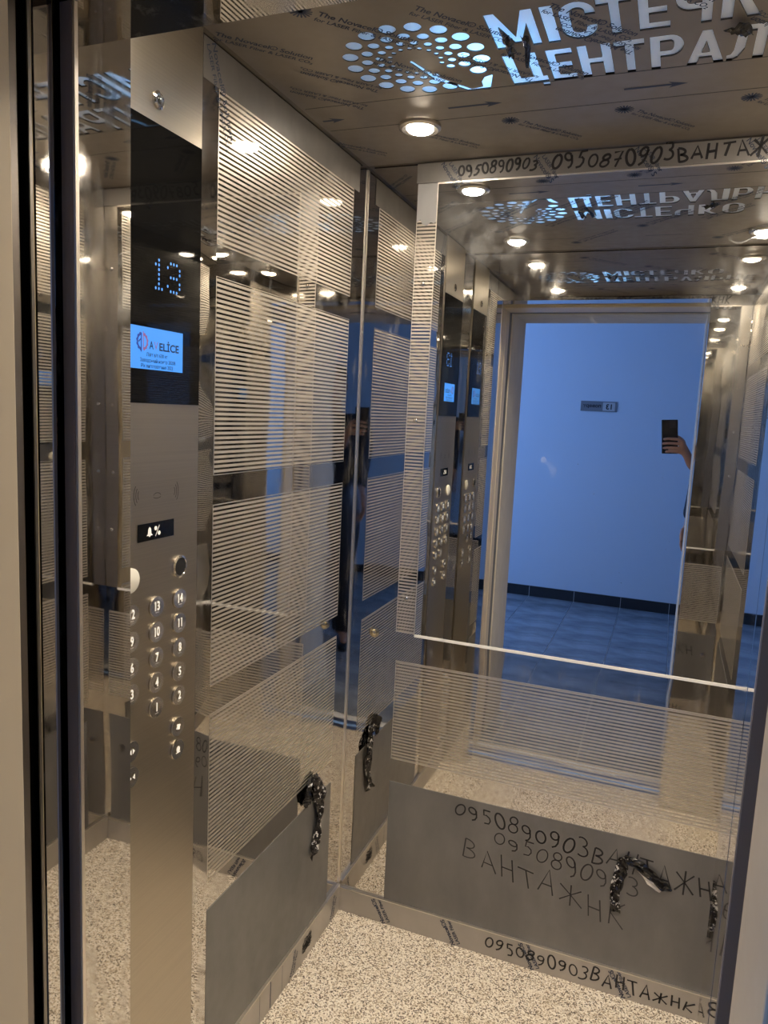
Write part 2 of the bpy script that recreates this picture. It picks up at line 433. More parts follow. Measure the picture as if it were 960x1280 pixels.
print_on('film_print', fbl, it, .0004, M_PRINT, bl)
sc_ = []
R = random.Random(4)
for k in range(9):
    p = [(1.635 + R.uniform(-.028, .03), .042 + R.uniform(-.02, .025)) for _ in range(7)]
    sc_.append(ribbon(p, .0022))
print_on('scribbled_mark', fbl, sc_, .0006, M_MARKER, bl)

# ================================================================== CEILING
fc = FC(H - .0)
for y in (1.475, 1.600):
    slab('panel_seam', fc, XL + .012, XR - .012, y, y + .0022, -.001, .0033, M_LETTEREDGE, ceil)
def fit_glyph(ch, u0, u1, v0, v1, bold):
    vs, fs = glyphs(ch, bold)
    x0 = min(a for a, _ in vs); x1 = max(a for a, _ in vs); y0 = min(b for _, b in vs); y1 = max(b for _, b in vs)
    return [(u0 + (x - x0) / (x1 - x0) * (u1 - u0), v1 - (y - y0) / (y1 - y0) * (v1 - v0)) for x, y in vs], fs
LINE1 = [('М', -.341, -.265), ('І', -.254, -.234), ('С', -.227, -.172), ('Т', -.170, -.118), ('Е', -.109, -.063), ('Ч', -.055, -.003), ('К', .010, .067), ('О', .074, .132)]
LINE2 = [('Ц', -.341, -.275), ('Е', -.266, -.222), ('Н', -.213, -.158), ('Т', -.153, -.104), ('Р', -.095, -.042), ('А', -.037, .022), ('Л', .026, .083), ('Ь', .092, .140), ('Н', .149, .203), ('Е', .212, .256)]
HOLES, SOLID = [], []
def loops(vs, fs):
    # outline loops of a flat filled shape
    cnt = {}
    key = {}; rid = []
    for v in vs:
        k = (round(v[0], 6), round(v[1], 6)); rid.append(key.setdefault(k, len(key)))
    pos = {i: k for k, i in key.items()}
    for f in fs:
        g = [rid[i] for i in f]; g = [x for i, x in enumerate(g) if x != g[i - 1]]
        if len(g) < 3: continue
        for i in range(len(g)): cnt[(g[i], g[(i + 1) % len(g)])] = 1
    nxt = {}
    for (p, q) in cnt:
        if (q, p) not in cnt: nxt.setdefault(p, []).append(q)
    out = []
    while nxt:
        st = next(iter(nxt)); lp = [st]; cur = st
        while cur in nxt:
            q = nxt[cur].pop()
            if not nxt[cur]: del nxt[cur]
            if q == st: break
            lp.append(q); cur = q
        if len(lp) > 2: out.append([pos[i] for i in lp])
    return out
def acrylic():
    m, nt, b = newmat('opal_acrylic'); P(b, color=(.40, .39, .38), rough=.16)
    tr = N(nt, 'ShaderNodeBsdfTranslucent'); tr.inputs[0].default_value = (.75, .8, .85, 1)
    ad = N(nt, 'ShaderNodeAddShader'); out = nt.nodes['Material Output']
    nt.links.new(b.outputs[0], ad.inputs[0]); nt.links.new(tr.outputs[0], ad.inputs[1]); nt.links.new(ad.outputs[0], out.inputs[0])
    return m
M_ACRYL = acrylic()
def cutout(name, vs, fs):
    HOLES.extend(loops(vs, fs)); SOLID.extend([[vs[i] for i in f] for f in fs])
    cx = sum(v[0] for v in vs) / len(vs); cy = sum(v[1] for v in vs) / len(vs)
    return print_on(name, fc, [([(v[0], v[1]) for v in vs], fs)], .0012, M_ACRYL, ceil)
def rect(x0, x1, y0, y1): return [(x0, y0), (x1, y0), (x1, y1), (x0, y1)]
def band(cx, cy, rx, ry, wx, wy, a0, a1, n=12):
    o_ = arc(cx, cy, rx, ry, a0, a1, n); i_ = arc(cx, cy, rx - wx, ry - wy, a0, a1, n)
    return [[o_[k], o_[k + 1], i_[k + 1], i_[k]] for k in range(n)]
SW, SH_ = .29, .185
BOLD = {     # heavy block capitals as convex pieces in a unit box, y up
    'М': [rect(0, .2, 0, 1), rect(.8, 1, 0, 1), [(0.02, 1), (.22, 1), (.57, .12), (.43, .12)], [(.98, 1), (.78, 1), (.43, .12), (.57, .12)]],
    'І': [rect(0, 1, 0, 1)],
    'С': band(.5, .70, .5, .30, SW, SH_, 0, 180) + band(.5, .30, .5, .30, SW, SH_, 180, 360) + [rect(0, SW, .29, .71), rect(1 - SW, 1, .64, .71), rect(1 - SW, 1, .29, .36)],
    'Т': [rect(0, 1, 1 - SH_, 1), rect(.5 - SW / 2, .5 + SW / 2, 0, 1)],
    'Е': [rect(0, SW + .03, 0, 1), rect(0, 1, 1 - SH_, 1), rect(0, 1, 0, SH_), rect(0, .9, .5 - SH_ / 2, .5 + SH_ / 2)],
    'Ч': [rect(1 - SW, 1, 0, 1), rect(0, SW, .62, 1), rect(.4, 1, .35, .35 + SH_)] + band(.42, .63, .42, .28, SW, SH_, 180, 270, 6),
    'К': [rect(0, SW, 0, 1), [(SW - .05, .42), (SW - .05, .70), (.66, 1), (1, 1)], [(SW, .62), (.50, .72), (1, 0), (.66, 0)]],
    'О': band(.5, .70, .5, .30, SW, SH_, 0, 180) + band(.5, .30, .5, .30, SW, SH_, 180, 360) + [rect(0, SW, .29, .71), rect(1 - SW, 1, .29, .71)],
    'Ц': [rect(0, .26, .13, 1), rect(.62, .88, .13, 1), rect(0, 1, .13, .13 + SH_), rect(.80, 1, 0, .2)],
    'Н': [rect(0, SW, 0, 1), rect(1 - SW, 1, 0, 1), rect(0, 1, .5 - SH_ / 2, .5 + SH_ / 2)],
    'Р': [rect(0, SW, 0, 1), rect(SW - .05, .62, 1 - SH_, 1), rect(SW - .05, .62, .36, .36 + SH_)] + band(.60, .68, .40, .32, SW, SH_, -90, 90),
    'А': [[(0, 0), (.27, 0), (.62, 1), (.38, 1)], [(1, 0), (.73, 0), (.38, 1), (.62, 1)], rect(.22, .78, .18, .18 + SH_ * .9)],
    'Л': [rect(1 - SW, 1, 0, 1), rect(.26, 1, 1 - SH_, 1), [(.26, 1), (.52, 1), (.46, .30), (.18, .30)], [(.18, .31), (.46, .31), (.30, .06), (.06, .10)], [(0, 0), (.0, .17), (.16, .20), (.31, .08), (.16, 0)]],
    'Ь': [rect(0, SW, 0, 1), rect(SW - .05, .62, 0, SH_), rect(SW - .05, .62, .64 - SH_, .64)] + band(.60, .32, .40, .32, SW, SH_, -90, 90),
}
def letter(ch, u0, u1, v0, v1):
    polys = [[(u0 + x * (u1 - u0), v1 - y * (v1 - v0)) for x, y in p] for p in BOLD[ch]]
    HOLES.extend(polys); SOLID.extend(polys)
    m_ = .0025
    return slab('letter', fc, u0 - m_, u1 + m_, v0 - m_, v1 + m_, -.004, -.0005, M_ACRYL, ceil)
for ch, a, b in LINE1: letter(ch, a, b, 1.219, 1.333)
for ch, a, b in LINE2: letter(ch, a, b, 1.358, 1.492 if ch == 'Ц' else 1.475)
DC = (-.492, 1.335)
for ring, (rad, dr, n, off) in enumerate(((.1175, .0150, 17, 0), (.0885, .0108, 17, .5), (.0655, .0076, 17, 0), (.047, .0046, 17, .5))):
    for k in range(n):
        a = 2 * math.pi * (k + off) / n + .93
        da = (a - .93 + math.pi) % (2 * math.pi) - math.pi
        if abs(da) < .20 if ring < 3 else abs(da) < .35: continue
        cutout('dot', *disc2d(DC[0] + rad * math.cos(a), DC[1] + rad * math.sin(a), dr, 18))
stem = [on(x, y, 2, H - .004) for x, y in ((514, 77), (548, 98), (590, 112), (604, 109), (602, 103), (606, 97), (616, 94), (613, 112), (602, 113), (586, 114), (546, 102), (512, 79))]
cutout('stem', [(p.x, p.y) for p in stem], [tuple(range(len(stem)))])
# the film-covered sheet, cut out round every letter and dot
from mathutils.geometry import delaunay_2d_cdt
LP = [[(XL + .012, .83), (XR - .012, .83), (XR - .012, YB - .012), (XL + .012, YB - .012)]] + HOLES
pv, pe = [], []
for lp in LP:
    k = len(pv); pv += [Vector(p) for p in lp]; pe += [(k + i, k + (i + 1) % len(lp)) for i in range(len(lp))]
rv, re_, rf, _a, _b, _c = delaunay_2d_cdt(pv, pe, [], 0, 1e-6)
def inside(p, lp):
    r = False; j = len(lp) - 1
    for i in range(len(lp)):
        xi, yi = lp[i]; xj, yj = lp[j]
        if (yi > p[1]) != (yj > p[1]) and p[0] < (xj - xi) * (p[1] - yi) / (yj - yi) + xi: r = not r
        j = i
    return r
bbx = [(min(x for x, _ in lp), max(x for x, _ in lp), min(y for _, y in lp), max(y for _, y in lp)) for lp in SOLID]
keep = []
for f in rf:
    c_ = (sum(rv[i].x for i in f) / len(f), sum(rv[i].y for i in f) / len(f))
    n_in = any(1 for lp, q in zip(SOLID, bbx) if q[0] < c_[0] < q[1] and q[2] < c_[1] < q[3] and inside(c_, lp))
    if not n_in: keep.append(tuple(f))
me = bpy.data.meshes.new('ceiling_film_panel'); me.from_pydata([(v.x, v.y, H - .0015) for v in rv], [], keep); me.update()
so = link('ceiling_film_panel', me, [M_CEIL, M_LETTEREDGE], ceil)
md = so.modifiers.new('thickness', 'SOLIDIFY'); md.thickness = .003; md.offset = 0; md.material_offset_rim = 1
# prints on the ceiling film
it = []
def star(u, v, r):
    for k in range(8):
        a = k * math.pi / 8
        it.append(ribbon([(u - r * math.cos(a), v - r * math.sin(a)), (u + r * math.cos(a), v + r * math.sin(a))], r * .16))
def ctext(u, v, flip=False, s=.0185):
    a = -.80 + (math.pi if flip else 0)
    it.append(textverts('The ' + NOV1, s, (u, v), a, .022, flipv=True))
    du = s * .9 * (1 if not flip else -1)
    it.append(textverts('for ' + NOV2, s * .78, (u - du * .72, v + du * .69), a, .018, flipv=True))
for k in range(-2, 5): star(-.383 + .232 * k, 1.639, .019); ctext(-.362 + .232 * k, 1.655, s=.0165)
for u, v in ((-.615, 1.126), (-.15, 1.126), (-.38, .93), (.08, .93)): star(u, v, .019); ctext(u + .02, v + .018, s=.019)
for u, v in ((-.795, 1.152), (-.44, 1.17), (.03, 1.18), (-.56, 1.31), (-.33, 1.34), (-.24, 1.22)): ctext(u, v, s=.0185)
for u, v in ((-.60, 1.43), (-.30, 1.46), (-.66, 1.50), (-.12, 1.40), (.17, 1.45)): ctext(u, v, True, s=.017)
for u in (-.84, -.493, -.146, .201):
    a0 = max(u, XL + .02); a1 = min(u + .113, XR - .02); hl = .034
    it.append(ribbon([(a0, 1.545), (a1 - hl * .7, 1.545)], .0075))
    it.append(([(a1 - hl, 1.532), (a1, 1.545), (a1 - hl, 1.558), (a1 - hl * .75, 1.545)], [(0, 1, 3), (3, 1, 2)]))
    it.append(([(u_, v_) for u_, v_ in ((a0, .99), (a1, .99), (a1, .994), (a0, .994))], [(0, 1, 2, 3)]))
print_on('film_print', fc, it, .0034, M_PRINT, ceil)

# ceiling spotlights
def spotlight(loc):
    t = thing('ceiling_spotlight', 'round recessed ceiling downlight with a glowing warm white lens', 'ceiling light', loc, 'downlights in the lift ceiling')
    o = Vector(loc)
    lathe('bezel', [(.030, .004), (.046, .004), (.046, .010), (.040, .014), (.031, .012)], o + Vector((0, 0, -.0)), BX, -BY, -BZ, M_SATIN, t, 32)
    lathe('lens', [(.030, .004), (.030, .012), (.026, .016), (.017, .019), (.006, .0205)], o, BX, -BY, -BZ, M_LAMP, t, 28)
    return t
def beam(loc, t):
    l = bpy.data.lights.new('lamp_beam', 'SPOT'); l.energy = LAMP_BEAM; l.color = (1.0, .875, .715)
    l.spot_size = math.radians(125); l.spot_blend = .9; l.shadow_soft_size = .028
    o = bpy.data.objects.new('lamp_beam', l); COL.objects.link(o); o.parent = t
    o.matrix_parent_inverse = Matrix.Translation(-t.location); o.location = (loc[0], loc[1], H - .030)
def copy_tree(o, parent=None):
    c = o.copy(); COL.objects.link(c)
    if parent is not None: c.parent = parent; c.matrix_parent_inverse = o.matrix_parent_inverse
    for ch in list(o.children): copy_tree(ch, c)
    return c
s0 = spotlight((-.578, 1.617, H))
beam((-.578, 1.617), s0)
s0['label'] = 'round ceiling downlight in the corner between the left wall and the mirror'
for x, y, lb in ((-.578, 1.004, 'round ceiling downlight above the control panel'), (.212, 1.012, 'round ceiling downlight above the right front return by the entrance'), (.212, 1.617, 'round ceiling downlight in the corner between the mirror and the right wall')):
    c = copy_tree(s0); c.location = (x, y, H); c['label'] = lb

# ================================================================== CONTROL PANEL
CY = 1.005
cop = thing('control_panel', 'full-height brushed steel lift control panel with black glass display and round buttons', 'control panel', (XL, CY, 0))
fl = FL()
CX = .004
slab('face_plate', fl, .886, 1.1215, .0, 2.094, -.002, CX, M_COP, cop)
bg_ = slab('black_glass', fl, .888, 1.1195, 1.466, 1.900, CX - .001, CX + .002, M_BLACKGLASS, cop)
scr = slab('display_screen', fl, .9395, 1.0705, 1.520, 1.586, CX + .001, CX + .0026, M_SCREEN, cop)
n_ = CX + .0029
print_on('display_text', fl, [textverts('Ліфт в/п 630 кг', .0082, (1.003, 1.5405), 0, .01, align='C', width=.053), textverts('Заводський номер 20208', .0082, (1.006, 1.5315), 0, .01, align='C', width=.089), textverts('Рік виготовлення 2023', .0082, (1.004, 1.5226), 0, .01, align='C', width=.080), textverts('A', .0180, (.9835, 1.5525), 0, .012, xs=.82), textverts('ELİCE', .0172, (1.0085, 1.5520), 0, .025, width=.051)], n_, M_SCRTXT, scr)
gear = []
def halfgear(c, r0, r1, a0, a1, teeth):
    vs, fs = [], []
    n = teeth * 4
    for i in range(n + 1):
        a = math.radians(a0 + (a1 - a0) * i / n); r = r1 * (1.10 if (i // 2) % 2 else 1.0)
        vs += [(c[0] + r0 * math.cos(a), c[1] + r0 * 1.15 * math.sin(a)), (c[0] + r * math.cos(a), c[1] + r * 1.15 * math.sin(a))]
    for i in range(n): fs.append((2 * i, 2 * i + 1, 2 * i + 3, 2 * i + 2))
    return vs, fs
GC = (.9665, 1.5625)
print_on('logo_mark', fl, [halfgear((GC[0] - .0012, GC[1]), .0085, .0118, 90, 270, 6), ribbon([(GC[0] - .0022, GC[1] - .016), (GC[0] - .0022, GC[1] + .012)], .002), ribbon([(GC[0] - .009, GC[1] - .001), (GC[0] - .003, GC[1] + .004)], .0022)], n_, M_SCRBLUE, scr)
print_on('logo_mark', fl, [halfgear((GC[0] + .0025, GC[1]), .0080, .0112, 90, -90, 6), ribbon([(GC[0] + .0026, GC[1] - .012), (GC[0] + .0026, GC[1] + .016)], .0018), textverts('V', .0180, (.9955, 1.5525), 0, .0, xs=.85)], n_, M_SCRRED, scr)
# LED floor indicator: 13
DOT = {'1': ['..#..', '.##..', '..#..', '..#..', '..#..', '..#..', '.###.'], '3': ['.###.', '#...#', '....#', '.###.', '....#', '#...#', '.###.']}
led = []
for ch, u0 in (('1', .9915), ('3', 1.0295)):
    for r_, row in enumerate(DOT[ch]):
        for c_, q in enumerate(row):
            if q == '#': led.append(disc2d(u0 + c_ * .0078, 1.6945 - r_ * .0074, .0019, 10, .0024))
print_on('floor_indicator', fl, led, CX + .0024, M_LED, cop)
# key lock, plate prints
lk = lathe('key_lock', [(.0135, 0), (.0135, .003), (.010, .005), (.010, .004), (.004, .004), (.003, .0035)], fl(1.005, 1.935, CX), BY, BZ, BX, M_CHROME, cop, 24)
box('key_slot', XL + CX + .004, XL + CX + .0046, 1.0038, 1.0062, 1.931, 1.939, M_RUBBER, lk)
for u, v, k in ((.958, 1.317, -1), (1.057, 1.317, 1)):
    sl = [ribbon(arc(u - k * .008, v, .006 + .005 * j, .010 + .006 * j, -45, 45, 8) if k > 0 else arc(u + .008, v, .006 + .005 * j, .010 + .006 * j, 135, 225, 8), .0012) for j in range(3)]
    print_on('speaker_slots', fl, sl, CX + .0004, M_LETTEREDGE, cop)
print_on('speaker_slots', fl, [ribbon(arc(1.008, 1.312, .010, .003 + .003 * j, 20 if j % 2 else 200, 160 if j % 2 else 340, 8), .0009) for j in (0, 1)], CX + .0004, M_LETTEREDGE, cop)
iw = slab('icon_window', fl, .9595, 1.0525, 1.2395, 1.2690, CX - .001, CX + .0012, M_BLACKGLASS, cop)
bell = [(.980, 1.248), (.9835, 1.251), (.9845, 1.259), (.988, 1.2625), (.9915, 1.259), (.9925, 1.251), (.996, 1.248), (.990, 1.2475), (.988, 1.245), (.986, 1.2475)]
print_on('icon', fl, [(bell, [tuple(range(len(bell)))]), disc2d(1.0035, 1.2585, .0036), disc2d(1.0125, 1.2495, .0036), ribbon([(1.003, 1.245), (1.013, 1.263)], .0013)], CX + .0015, M_WHITE, iw)
# round reader and light beside it
rd = lathe('card_reader', [(.020, 0), (.020, .0035), (.0165, .005), (.0155, .003)], fl(1.069, 1.181, CX), BY, BZ, BX, M_CHROME, cop, 28)
lathe('reader_lens', [(.0155, .002), (.0155, .0036), (.010, .0042), (.001, .0043)], fl(1.069, 1.181, CX), BY, BZ, BX, M_RUBBER, rd, 24)
lathe('alarm_button', [(.0205, 0), (.0205, .003), (.018, .0045), (.001, .005)], fl(.941, 1.180, CX), BY, BZ, BX, simple('yellow_white_button', color=(.86, .82, .72), rough=.35), cop, 28)
rows = [('12', '13', '14'), ('9', '10', '11'), ('6', '7', '8'), ('3', '4', '5'), (None, '1', '2')]
ccols = (.941, 1.0045, 1.068)
def button(u, v, legend):
    b_ = lathe('button', [(.0180, 0), (.0180, .0028), (.0165, .0040), (.0148, .0040), (.0142, .0028), (.0135, .0042), (.006, .0048), (.001, .005)], fl(u, v, CX), BY, BZ, BX, M_BTN, cop, 28)
    lathe('rim', [(.0150, .0030), (.0178, .0030), (.0175, .0046), (.0155, .0046)], fl(u, v, CX), BY, BZ, BX, M_CHROME, b_, 28)
    it = []
    if legend == 'fan':
        for k in range(4):
            a = k * math.pi / 2 + .5
            it.append(disc2d(u + .0038 * math.cos(a), v + .0038 * math.sin(a), .0027, 12))
        it.append(disc2d(u, v, .0022, 12))
    elif legend == 'bell':
        it.append(disc2d(u, v + .0005, .0048, 14, .0062)); it.append(ribbon([(u - .006, v - .0055), (u + .006, v - .0055)], .0016))
    elif legend in ('open', 'close'):
        k = 1 if legend == 'open' else -1
        for q in (-1, 1): it.append(([(u + q * .0015, v - .005), (u + q * .0015, v + .005), (u + q * .007, v)] if k > 0 else [(u + q * .007, v - .005), (u + q * .007, v + .005), (u + q * .0015, v)], [(0, 1, 2)]))
    else:
        it.append(textverts(legend, .0215, (u, v - .0062), 0, .03, align='C', xs=.72))
        for q in range(3): it.append(disc2d(u - .003 + .003 * q, v - .0102, .0006, 8))
    print_on('legend', fl, it, CX + .0053, M_WHITE, b_)
for r_, row in enumerate(rows):
    for c_, leg in enumerate(row):
        if leg: button(ccols[c_], 1.123 - .0452 * r_, leg)
button(1.0655, .883, 'fan'); button(1.0655, .839, 'bell'); button(.941, .888, 'open'); button(.941, .842, 'close')

# ================================================================== MIRROR ON THE BACK WALL
def mirror_glass():
    m, nt, b = newmat('silvered_glass'); P(b, color=(.90, .91, .90), metal=1.0)
    v = coords(nt)
    c = N(nt, 'ShaderNodeTexCoord')
    n1 = noise(nt, v, 9, 8, .75)
    def blob(cx, cz, r):
        d = N(nt, 'ShaderNodeVectorMath', operation='DISTANCE'); d.inputs[1].default_value = (cx, YB - .006, cz)
        nt.links.new(c.outputs['Object'], d.inputs[0])
        return mathn(nt, 'SUBTRACT', 1.0, mathn(nt, 'DIVIDE', d.outputs['Value'], r), True)
    tot = mathn(nt, 'ADD', mathn(nt, 'ADD', blob(-.50, 1.98, .16), blob(-.44, 1.90, .12)), blob(.20, 1.78, .22))
    haze = mathn(nt, 'MULTIPLY', tot, ramp(nt, n1, [(.42, 0.), (.66, 1.)]), True)
    wv = N(nt, 'ShaderNodeTexWave', wave_type='RINGS'); wv.inputs['Scale'].default_value = 1.1; wv.inputs['Distortion'].default_value = 14; wv.inputs['Detail'].default_value = 4; wv.inputs['Detail Scale'].default_value = 1.6
    nt.links.new(v, wv.inputs['Vector'])
    scr_ = ramp(nt, wv.outputs['Fac'], [(.9985, 0.), (1.0, 1.)])
    n2 = noise(nt, v, 5, 2)
    scr2 = mathn(nt, 'MULTIPLY', scr_, ramp(nt, n2, [(.60, 0.), (.68, 1.)]))
    sp = ramp(nt, noise(nt, v, 160, 2), [(.76, 0.), (.80, 1.)])
    f = mathn(nt, 'ADD', mathn(nt, 'MULTIPLY', haze, .07), mathn(nt, 'MULTIPLY', mathn(nt, 'ADD', scr2, sp), .10), True)
    nt.links.new(f, b.inputs['Roughness'])
    nt.links.new(mathn(nt, 'SUBTRACT', 1.0, mathn(nt, 'ADD', mathn(nt, 'MULTIPLY', haze, .30), mathn(nt, 'MULTIPLY', mathn(nt, 'ADD', scr2, sp), .35), True)), b.inputs['Metallic'])
    return m
mir = thing('wall_mirror', 'large frameless wall mirror on the back of the lift car', 'mirror', (-.1785, YB, .872))
slab('mirror_glass', FB(), -.6035, .2475, .874, 2.046, .0012, .006, mirror_glass(), mir)
slab('bottom_edge', FB(), -.6035, .2475, .8665, .8738, .0009, .0075, simple('polished_glass_edge_glint', color=(.95, .93, .88), rough=.25, spec=.8, coat=.6), mir)  # light caught along the glass edge is put into its near-white colour
slab('side_edge', FB(), -.6062, -.6036, .8665, 2.046, .0009, .0062, M_EDGE, mir)
slab('top_edge', FB(), -.6035, .2475, 2.0425, 2.0465, .0055, .0066, M_EDGE, mir)

# ================================================================== ENTRANCE, DOORS, LANDING FRAME
LX0, LX1, LZ = -.694, .0895, 1.915
sill = struct(boxes('trim_1', [(-1.30, .60, .672, .715, -.03, -.001), (-1.30, .60, .604, .644, -.03, -.001)], M_SATIN))
sill['label'] = 'aluminium door sills at the lift threshold'
cdoor = struct(box('door_1', -1.28, -.700, .668, .700, 0, 1.99, M_JAMB, bev=.003))
cdoor['label'] = 'polished steel lift car door slid open behind the jamb'
box('door_edge_seal', -.7005, -.6985, .6615, .6655, 0, 1.99, M_DARKSTEEL, cdoor)
ldoor = struct(box('door_2', -1.28, -.706, .636, .654, 0, 1.99, M_DARKSTEEL, bev=.002))
ldoor['label'] = 'dark landing door slid open in the gap'
struct(box('trim_2', XJR + .0003, .60, .672, .7138, 0, 1.99, M_JAMB))['label'] = 'polished steel closing post at the entrance'
box('closing_edge', XJR + .0013, LX1 + .05, .6685, .6722, 0, 1.99, simple('dark_brown_edge', color=(.23, .185, .14), metal=.3, rough=.4), bpy.data.objects['trim_2'])
box('jamb_lip', XJL - .0195, XJL - .0025, .7095, .7135, 0, ZH, simple('grey_lip', color=(.26, .20, .155), metal=.3, rough=.4), wf)
box('jamb_edge', XJL - .0025, XJL + .0008, .7105, .716, 0, ZH, M_EDGE, wf)
box('header_lip', XJL, XJR, .7095, .7135, ZH, ZH + .05, M_DARKSTEEL, wf)
# landing frame (cream painted steel)
frm = struct(boxes('trim_3', [(LX0 - .07, LX0, .497, .633, 0, LZ + .07), (LX1, LX1 + .07, .497, .633, 0, LZ + .07), (LX0, LX1, .497, .633, LZ, LZ + .07)], M_CREAM, bev=.002))
frm['label'] = 'cream painted landing door frame'
box('frame_bead', LX0, LX0 + .0015, .560, .566, 0, LZ, simple('cream_bead', color=(.72, .63, .45), rough=.4), frm)
# thick hall wall with plaster reveal
struct(boxes('wall_hall_front', [(-3.0, LX0 + .002, .142, .437, 0, 2.7), (LX1 - .002, 2.6, .142, .437, 0, 2.7), (LX0 + .002, LX1 - .002, .142, .437, LZ, 2.7)], M_PLASTER))
struct(boxes('trim_4', [(-3.0, LX0 - .004, .437, .497, -.03, 2.7), (LX1 + .004, .9, .437, .497, -.03, 2.7), (LX0 - .004, LX1 + .004, .437, .497, LZ + .004, 2.7)], simple('grey_joint', color=(.17, .17, .17), rough=.7)))
# shaft around the car
struct(boxes('wall_shaft', [(-1.42, -1.36, .497, 2.3, -.2, 2.7), (.62, .68, .497, 2.3, -.2, 2.7), (-1.42, .68, 2.2, 2.26, -.2, 2.7), (-1.42, .68, .437, 2.26, 2.7, 2.76), (-1.42, .68, .437, 2.26, -.26, -.2)], M_SHAFT))

# ================================================================== HALL
HY = -2.395
hf = struct(box('floor_hall', -3.0, 2.6, HY - .1, .600, -.05, -.004, M_GROUT))
TP = .366
tv = boxv(-TP / 2 + .0022, TP / 2 - .0022, -TP / 2 + .0022, TP / 2 - .0022, -.006, 0)
tme = None
for i in range(-7, 7):
    for j in range(-4, 4):
        cx = .10 + TP * (i + .5); cy = -.92 + TP * (j + .5)
        if not (-2.9 < cx < 2.55 and HY - .1 < cy < .5): continue
        if cy > -.1 and not (LX0 - .2 < cx < LX1 + .2) and cy > .3: continue
        if tme is None:
            o = mesh('tile', tv, BOXF, M_TILE, hf); tme = o.data
        else:
            o = bpy.data.objects.new('tile', tme); COL.objects.link(o); o.parent = hf
        o.location = (cx, cy, 0)
struct(box('wall_hall_far', -3.0, 2.6, HY - .1, HY, 0, 2.7, M_HALLWALL))
struct(box('wall_hall_right', 2.6, 2.7, HY - .1, .437, -.05, 2.7, M_HALLWALL))
# left end of the hall with the window that lets the dusk light in
struct(boxes('wall_hall_left', [(-3.1, -3.0, HY - .1, .437, -.05, .75), (-3.1, -3.0, HY - .1, .437, 2.45, 2.7), (-3.1, -3.0, HY - .1, -2.2, .75, 2.45), (-3.1, -3.0, -.10, .437, .75, 2.45)], M_HALLWALL))
wfm = simple('white_window_frame', color=(.8, .8, .8), rough=.4)
win = struct(boxes('window_1', [(-3.08, -3.03, -2.2, -2.14, .75, 2.45), (-3.08, -3.03, -.16, -.10, .75, 2.45), (-3.08, -3.03, -2.14, -.16, .75, .81), (-3.08, -3.03, -2.14, -.16, 2.39, 2.45), (-3.08, -3.03, -1.18, -1.12, .81, 2.39)], wfm))
pl = bpy.data.lights.new('window_portal', 'AREA'); pl.shape = 'RECTANGLE'; pl.size = 1.7; pl.size_y = 2.1
pl.cycles.is_portal = True
plo = bpy.data.objects.new('window_portal', pl); COL.objects.link(plo); plo.location = (-3.02, -1.15, 1.6)
plo.rotation_euler = (0, math.radians(-90), 0)
struct(box('ceiling_hall', -3.1, 2.7, HY - .1, .437, 2.7, 2.78, M_CONC))
sk = struct(box('baseboard_hall', -3.0, 2.6, HY, HY + .012, 0, .086, M_SKIRT))
for k in range(-3, 7):
    box('joint_line', .10 + TP * k - .0015, .10 + TP * k + .0015, HY + .0118, HY + .0128, 0, .086, M_GROUT, sk)
# floor number sign
sg = thing('floor_sign', 'small grey plaque with a floor number on the blue hall wall', 'sign', (-.563, HY, 1.595))
FS = lambda u, v, n=0: Vector((-u, HY + n, v))        # seen from the lift, u to the right
slab('plate', FS, .425, .702, 1.552, 1.632, 0, .006, simple('sign_grey', color=(.20, .21, .24), rough=.4), sg)
nb = slab('number_field', FS, .440, .532, 1.560, 1.624, .006, .0068, simple('sign_light', color=(.48, .50, .54), rough=.4), sg)
ink = simple('sign_ink', color=(.012, .012, .02), rough=.5)
print_on('number', FS, [textverts('13', .056, (.486, 1.572), 0, .03, align='C')], .0072, ink, sg)
print_on('word', FS, [textverts('поверх', .036, (.546, 1.584), 0, .03, width=.138)], .0066, ink, sg)

# ================================================================== TORN FILM
def torn_mat():
    m, nt, b = newmat('printed_black_film'); P(b, rough=.22)
    v = coords(nt); n = noise(nt, v, 75, 3, .6)
    nt.links.new(mixc(nt, ramp(nt, n, [(.60, 0.), (.62, 1.)]), (.012, .010, .010), (.62, .60, .58)), b.inputs['Base Color'])
    return m
M_TORN = torn_mat()
M_TORNK = simple('black_torn_film', color=(.010, .009, .009), rough=.2)
def crumple(name, pts, width, side, nrm, seed, mats, parent=None, nseg=4):
    """crumpled strip along pts (3D); side = width direction, nrm = outwards"""
    R = random.Random(seed)
    fine = []
    for i in range(len(pts) - 1):
        for k in range(nseg):
            t = k / nseg; fine.append((Vector(pts[i][0]).lerp(Vector(pts[i + 1][0]), t), pts[i][1] * (1 - t) + pts[i + 1][1] * t))
    fine.append((Vector(pts[-1][0]), pts[-1][1]))
    V, Fc = [], []; nw = 5
    for i, (p, wd) in enumerate(fine):
        for k in range(nw):
            a = k / (nw - 1) - .5
            fold = .5 + .5 * math.cos(a * 9 + i * .6 + seed)
            V.append(p + side * (a * wd * (1 + R.uniform(-.12, .12))) + nrm * (.003 + .009 * fold * wd / .04 + R.uniform(0, .003)))
    for i in range(len(fine) - 1):
        for k in range(nw - 1):
            q = i * nw + k; Fc.append((q, q + 1, q + nw + 1, q + nw))
    o = mesh(name, V, Fc, mats, parent)
    md = o.modifiers.new('thickness', 'SOLIDIFY'); md.thickness = .0006
    return o
t1 = thing('torn_film_strip', 'crumpled black printed film strip hanging from the left wall kick plate', 'film strip', (XL, 1.66, .28))
